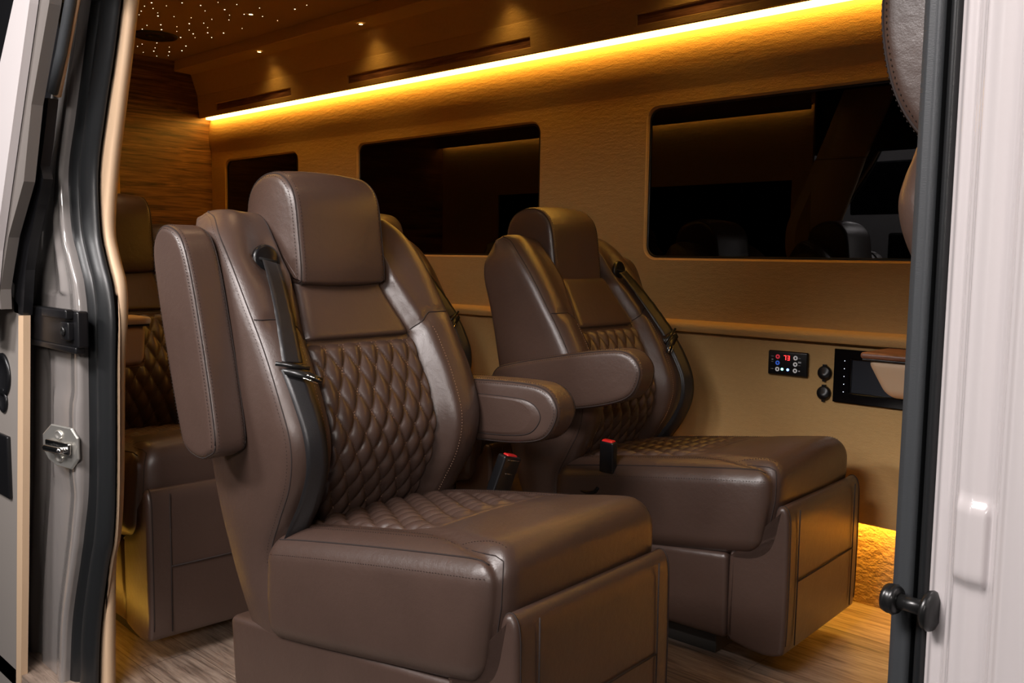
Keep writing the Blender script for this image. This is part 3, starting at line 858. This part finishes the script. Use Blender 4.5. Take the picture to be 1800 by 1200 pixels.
    if side > 0: v, f = rbox((.026, .014, .05), .006, (2, 1, 3), m=3)
    v = [tuple(base + tilt @ Vector(p_)) for p_ in v]
    bu = MB().add(v, f).obj('belt_buckle', BLK, e)
    hx, hy = (.010, .020) if side < 0 else (.020, .011)
    v, f = rbox((hx, hy, .006), .004, (1, 1, 1), m=2)
    v = [tuple(base + tilt @ (Vector(p_) + Vector((0, 0, .053 if side < 0 else .048)))) for p_ in v]
    MB().add(v, f).obj('release_button', RED, bu)
    if side < 0:
        v, f = tube([(.0158, -.022, .046), (.0158, .026, .046)], .0012, 6); v2, f2_ = tube([(.0158, -.014, .008), (.0158, .014, .008)], .0012, 6)
        m3 = MB().add(v, f).add(v2, f2_); m3.v = [tuple(base + tilt @ Vector(p_)) for p_ in m3.v]; m3.obj('buckle_slot', CHR, bu)
    if lever:
        MB().add(*tube(catmull([(-.30, bs * .292, .445), (-.24, bs * .305, .438), (-.20, bs * .31, .445), (-.185, bs * .31, .462)], 16, False), .006, 10)).obj('recline_lever', BLK, e)
    return e

YAW = radians(2.5)
make_seat('captain_chair', (-1.45, 1.395, 0), YAW, -1, 'brown diamond quilted leather captain chair in the foreground with its door side armrest folded up', 'brown leather captain chairs',
          arms=[(-1, -.475, .725, -.365, 103, False), (1, -.545, .735, .352, 1, True)], head_shift=(.01, .0, 0), fdx=-.055)
make_seat('captain_chair', (-1.51, 2.465, 0), YAW, 1, 'brown quilted leather captain chair beside the far wall under the large right window', 'brown leather captain chairs', scale=.975,
          arms=[(-1, -.50, .765, -.392, 8.5, False), (1, -.50, .70, .375, 103, False)], lever=True, head_shift=(-.05, .0, 0))
make_seat('captain_chair', (-2.77, 1.34, 0), -YAW, -1, 'rear brown quilted leather chair seen between the left door pillar and the foreground chair', 'brown leather captain chairs',
          arms=[(1, -.49, .72, .378, 103, True)])
make_seat('captain_chair', (-2.62, 2.445, 0), YAW, 1, 'rear brown leather chair beside the far wall, mostly hidden behind the foreground chair', 'brown leather captain chairs',
          arms=[(-1, -.46, .745, -.378, 6, False)], scale=.98)
make_seat('cab_seat', (.406, 1.40, 0.16), 0, -1, 'brown leather front seat with tall headrest partly hidden behind the right door jamb', None,
          head_shift=(0, 0, 1), rear_seam=True, belt=False)

# ================================================================== LEFT DOOR PILLAR
ZS = [2.10, 1.76, 1.72, 1.60, 1.475, 1.342, 1.207, 1.137, 1.07, .987, .862, .577, .434, .353, .183, .025, -.20]
E1 = [-2.10, -2.229, -2.245, -2.297, -2.352, -2.407, -2.400, -2.366, -2.331, -2.316, -2.321, -2.338, -2.375, -2.405, -2.470, -2.50, -2.53]
E2 = [-1.95, -2.085, -2.105, -2.153, -2.21, -2.259, -2.258, -2.232, -2.197, -2.182, -2.190, -2.208, -2.230, -2.265, -2.322, -2.347, -2.37]
E3 = [-1.93, -2.072, -2.089, -2.129, -2.174, -2.220, -2.248, -2.226, -2.191, -2.190, -2.213, -2.236, -2.262, -2.296, -2.311, -2.321, -2.33]
B0 = [-2.05, -2.24, -2.283, -2.346, -2.413, -2.475, -2.557, -2.590, -2.614, -2.645, -2.664, -2.697, -2.723, -2.736, -2.759, -2.770, -2.79]
def path_smooth(xs, n=4):
    P = catmull([(x, 0, z) for x, z in zip(xs, ZS)], n * (len(xs) - 1), False); return [(p.x, p.z) for p in P]
PE1, PE2, PE3, PB0 = map(path_smooth, (E1, E2, E3, B0))
def ribs(pa, pb, prof, k_scale=1):
    """sweep a cross profile (t across, y) between two edges"""
    rings = []
    for (xa, za), (xb, zb) in zip(pa, pb):
        rings.append([(lerp(xa, xb, t), y, lerp(za, zb, t)) for t, y in prof])
    return loft(rings, False, False, False)
prof = []
for k in range(41):
    t = k / 40; y = .907 - .020 * abs(sin(pi * 2 * t)) ** .6 - .012 * (1 - t) * sin(pi * t); prof.append((t, y))
prof = [(0, .93)] + prof + [(.995, .912)]
MB().add(*ribs(PE1, PE2, prof)).obj('door_seal', RUB, label='ribbed black rubber door seal curving down the left door pillar', category='door seal')
# beige inner lining behind the seal
mb = MB().add(*ribs(PE2, [(a + .0, b) for a, b in PE3], [(-.5, .935), (0, .93), (.9, .926), (1.0, .93), (1.02, .945), (1.0, .96)]))
E3b = [(a + .005, b) for a, b in PE3]
rings = []
for (xa, za), (xb, zb) in zip(PE2, PE3):
    xr = max(xb, xa + .004) if False else xb
    rings.append([(xa - .03, .925, za), (xa, .922, za), (xr - .004, .922, zb), (xr + .001, .925, zb), (xr + .002, .935, zb), (xr - .01, .95, zb), (xa - .26, .975, za), (xa - .26, .94, za)])
mb = MB().add(*loft(rings, True)); mb.obj('trim_4', BEIT, kind='structure')
# painted pillar: stamped channel
n = len(PB0)
def y_at(t, z):
    y = .868
    y -= .014 * (1 - sstep(.05, .14, t))                       # outer flange stands forward
    y += .018 * sstep(.18, .26, t) * (1 - sstep(.38, .46, t)) * (1 if z < .82 else sstep(.92, .80, z))   # channel below
    y -= .006 * sstep(.5, .55, t) * sstep(.52, .60, z) * (1 - sstep(.76, .80, z))           # raised striker pad
    y -= .010 * sstep(.80, .95, t)
    if z > 1.04: y += .010 * math.exp(-((t - .45) / .10) ** 2) - .008 * math.exp(-((t - .70) / .06) ** 2)
    return y
rings = []
PF0 = path_smooth(B0, 12); PF1 = path_smooth(E1, 12)
for (xa, za), (xb, zb) in zip(PF0, PF1):
    ring = []
    for k in range(61):
        t = k / 60; z = lerp(za, zb, t); ring.append((lerp(xa, xb + .045, t), y_at(t, z), z))
    ring.append((xb + .047, .87, zb)); ring.append((xb + .035, .925, zb))
    rings.append(ring)
MB().add(*loft(rings, False, False, False)).obj('trim_5', PGR, kind='structure')
# striker
MB().add(*box(XR, -2.46, .905, .925, -.2, 2.34)).obj('trim_8', MATS['black_plastic'], smooth=False, kind='structure')
e = empty('door_striker', (-2.347, .838, .663), label='silvery octagonal door striker plate bolted to the left door pillar', category='striker')
oc = [(.060, .030), (.040, .052), (-.028, .052), (-.058, .022), (-.058, -.016), (-.040, -.040), (-.012, -.052), (.036, -.052), (.060, -.022)]
prof8 = [Vector(p) for p in oc]
r0 = [(p.x * 1.0, 0, p.y) for p in prof8]; r1 = [(p.x, -.003, p.y) for p in prof8]; r2 = [(p.x * .95, -.005, p.y * .95) for p in prof8]
MB().add(*loft([r0, r1, r2])).obj('plate', ZIN, e, smooth=False)
MB().add(*rbox((.040, .004, .015), .0039, (3, 1, 2), m=3, c=(.004, -.012, .0))).add(*rbox((.030, .012, .0085), .008, (3, 1, 2), m=4, c=(.004, -.022, -.003))).obj('striker_loop', CHR, e)
for z in (.029, -.028):
    MB().add(*lathe([(.006, -.007), (.0085, -.010), (.011, -.009), (.0125, -.006), (.0125, -.004)], 20, (.0, 0, z), 'y')).obj('bolt', ZIN, e)
e.scale = (1.35, 1, 1); e.rotation_euler = (0, 0, radians(10))
# hinge
e = empty('hinge', (-2.41, .845, .965), label='black hinge bracket'); HINGE = e
MB().add(*rbox((.205, .014, .044), .006, (4, 1, 2), m=3, c=(0, 0, -.002))).obj('bracket', BLK, e)
MB().add(*rbox((.078, .010, .012), .005, (3, 1, 1), m=3, c=(.105, -.022, .034))).obj('slide_block', BLK, e)
MB().add(*rbox((.195, .012, .008), .004, (4, 1, 1), m=3, c=(0, -.004, -.052))).obj('lower_flange', BLK, e)
MB().add(*rbox((.024, .008, .022), .004, (2, 1, 2), m=3, c=(.160, -.020, -.006))).obj('bolt_plate', BLK, e)
MB().add(*lathe([(.004, -.032), (.006, -.034), (.011, -.033), (.012, -.028)], 18, (.160, 0, -.006), 'y')).obj('bolt', STL, e)

# ================================================================== SLIDING DOOR (open, at the left edge)
d = empty('sliding_door', (-2.9, .76, 0), label='open white sliding door with grey edge trim at the left edge', category='door')
HINGE.parent = d; HINGE.location = (.49, .085, .965)
def dpoly(name, pts, y0, y1, m, smooth=False, **kw):
    P = [(x + 2.9, z) for x, z in pts]
    MB().add(*loft([[(x, y0 - .76, z) for x, z in P], [(x, y1 - .76, z) for x, z in P]])).obj(name, m, d, smooth=smooth, **kw)
dpoly('outer_skin', [(-2.06, 1.93), (-2.175, 1.688), (-2.292, 1.47), (-2.464, 1.148), (-2.55, .93), (-2.66, .93), (-2.66, 1.12), (-2.54, 1.33), (-2.379, 1.588), (-2.273, 1.711), (-2.17, 1.93)], .740, .758, PWH)
dpoly('edge_trim', [(-2.005, 1.93), (-2.117, 1.681), (-2.243, 1.48), (-2.31, 1.31), (-2.43, 1.18), (-2.503, 1.05), (-2.503, 1.0), (-2.75, 1.0), (-2.60, 1.2), (-2.44, 1.34), (-2.257, 1.62), (-2.12, 1.93)], .760, .785, PDK)
dpoly('inner_panel', [(-2.503, 1.01), (-2.512, .93), (-2.556, .534), (-2.63, -.039), (-2.64, -.12), (-3.1, -.12), (-3.1, 1.2), (-2.66, 1.2), (-2.634, 1.073)], .80, .825, mat('door_grey', (.25, .225, .205), .5))
MB().add(*tube([(x + 2.9, .04, z) for x, z in ((-1.99, 1.93), (-2.105, 1.69), (-2.165, 1.59), (-2.225, 1.51))], .012, 12)).obj('edge_tube', RUBG, d)
MB().add(*tube([(x + 2.9, .052, z) for x, z in ((-1.985, 1.93), (-2.107, 1.698), (-2.17, 1.60), (-2.232, 1.505))], .0095, 12)).obj('beige_bead', BEIT, d)
dpoly('latch_channel', [(-2.324, 1.508), (-2.250, 1.500), (-2.290, 1.40), (-2.316, 1.35), (-2.30, 1.318), (-2.345, 1.26), (-2.40, 1.18), (-2.44, 1.10), (-2.470, .985), (-2.535, .99), (-2.535, 1.02), (-2.51, 1.10), (-2.416, 1.31), (-2.39, 1.36), (-2.33, 1.45)], .80, .822, BLK)
dpoly('beige_strip', [(-2.498, .983), (-2.462, .985), (-2.510, .545), (-2.512, .53), (-2.545, .26), (-2.583, -.023), (-2.59, -.12), (-2.628, -.12), (-2.62, -.03), (-2.553, .534)], .798, .815, BEIT)
for x, z, r in ((-2.634, .818, .058), (-2.640, .748, .034)):
    MB().add(*lathe([(0, -.001), (r * .7, -.001), (r * .8, -.006), (r, -.003), (r, .004)], 32, (x + 2.9, .038, z), 'y')).obj('round_grommet', BLK, d)
MB().add(*rbox((.075, .006, .085), .005, (2, 1, 2), m=3, c=(-2.672 + 2.9, .036, .57))).obj('switch_plate', BLK, d)

# ================================================================== RIGHT JAMB
def vext(name, prof, m, smooth=True, z0=-.2, z1=2.1, **kw):
    return MB().add(*loft([[(x, y, z) for x, y in prof] for z in (z0, z1)], False, False, False)).obj(name, m, None, smooth=smooth, **kw)
pr1 = [(-.318, .96), (-.325, .93), (-.3265, .905), (-.324, .895), (-.319, .892), (-.317, .8905), (-.314, .892), (-.310, .889), (-.306, .889), (-.3035, .893)]
vext('door_seal', pr1, RUBG, label='smooth grey black rubber door seal on the right door jamb', category='door seal')
pr2 = [(-.3035, .893), (-.3025, .905), (-.2995, .905), (-.2985, .890), (-.296, .886), (-.292, .885), (-.2895, .888), (-.288, .893), (-.286, .90)]
vext('jamb_seal', pr2, RUB, label='narrow black outer seal strip between the grey seal and white jamb', category='door seal')
def jy(x, z):
    # painted jamb cross-section with a raised pad
    P = [(-.290, .895), (-.284, .880), (-.276, .872), (-.268, .870), (-.262, .862), (-.254, .852), (-.240, .846), (-.226, .845), (-.220, .838), (-.214, .822), (-.206, .816), (-.16, .806), (-.05, .795), (.35, .780), (1.3, .78)]
    for i in range(len(P) - 1):
        if P[i][0] <= x <= P[i + 1][0]:
            t = (x - P[i][0]) / (P[i + 1][0] - P[i][0]); t = t * t * (3 - 2 * t) if i < 11 else t
            y = lerp(P[i][1], P[i + 1][1], t); break
    k = sstep(-.262, -.252, x) * (1 - sstep(-.230, -.222, x)) * sstep(.862, .874, z) * (1 - sstep(.934, .946, z))
    return y - .007 * k
xs = [-.290 + .0013 * i for i in range(70)] + [-.19, -.16, -.1, -.05, .35, 1.3]
zs = [-.2, .3, .6, .8] + [.84 + .005 * i for i in range(27)] + [1.0, 1.2, 1.6, 2.1]
vs = [(x, jy(x, z), z) for z in zs for x in xs]; nx = len(xs)
fs = [(j * nx + i, j * nx + i + 1, (j + 1) * nx + i + 1, (j + 1) * nx + i) for j in range(len(zs) - 1) for i in range(nx - 1)]
MB().add(vs, fs).obj('trim_6', PWH, kind='structure')
# inner lining of the near wall ahead of the opening
MB().add(*box(-.305, XF, .935, .955, 0, 2.05)).obj('trim_7', DIM, smooth=False, kind='structure')
# hole in the seal and jamb dimples
e = empty('guide_pin', (-.276, .866, .826), label='black steel guide pin with round head projecting from the right door jamb', category='pin')
e.rotation_euler = (0, 0, radians(-8))
MB().add(*lathe([(0, .004), (.012, .004), (.0185, .001), (.0195, -.002), (.0185, -.005), (.010, -.006)], 28, axis='x')).obj('flange', STL, e)
MB().add(*lathe([(.0075, -.004), (.0075, -.034)], 20, axis='x')).obj('shaft', STL, e)
MB().add(*lathe([(.008, -.032), (.0125, -.033), (.0150, -.037), (.0125, -.0395), (.0145, -.041), (.0135, -.046), (.006, -.049), (.003, -.047), (0, -.047)], 28, axis='x')).obj('head', STL, e)

# ================================================================== SHOWROOM OUTSIDE
area('showroom_key_fill', (-3.2, -1.2, 3.6), (-3.6, -3.0, 1.2), 2.0, .5, 60, (1, .97, .96))  # added light for the parked van, so its reflection shows
e = empty('parked_van', (-3.6, -3.6, -.70), label='white van parked out in the showroom, seen reflected in the large window', category='van')
def vf(p):
    x, y, z = p; k = sstep(.1, 1.0, z); return (x - (k * .55 if x > 0 else 0) * (x / 1.6), y * (1 - .10 * k), z)
MB().add(*rbox((1.6, .85, 1.6), .22, (8, 6, 8), vf, c=(0, 0, 1.85))).obj('body', PWH, e)
for x in (-1.0, 1.0):
    MB().add(*lathe([(.0, -.90), (.30, -.90), (.36, -.86), (.36, -.62), (0, -.62)], 32, (x, 0, .36), 'y')).add(*lathe([(.0, .90), (.30, .90), (.36, .86), (.36, .62), (0, .62)], 32, (x, 0, .36), 'y')).obj('wheel', RUB, e)
MB().add(*rbox((.42, .02, .26), .018, (3, 1, 3), c=(.25, .80, 2.55))).obj('side_window', BLK, e)
MB().add(*rbox((.22, .03, .13), .025, (3, 1, 3), c=(.45, .83, 2.0))).obj('head_lamp', BLK, e)
MB().add(*box(-9, 7, -7, .78, -.75, -.7)).obj('showroom_floor', SHOW, smooth=False, kind='structure')
MB().add(*box(-9, 7, -7.1, -7, -.7, 4.5)).obj('showroom_wall', mat('showroom_wall_paint', (.10, .10, .10), .8), smooth=False, kind='structure')
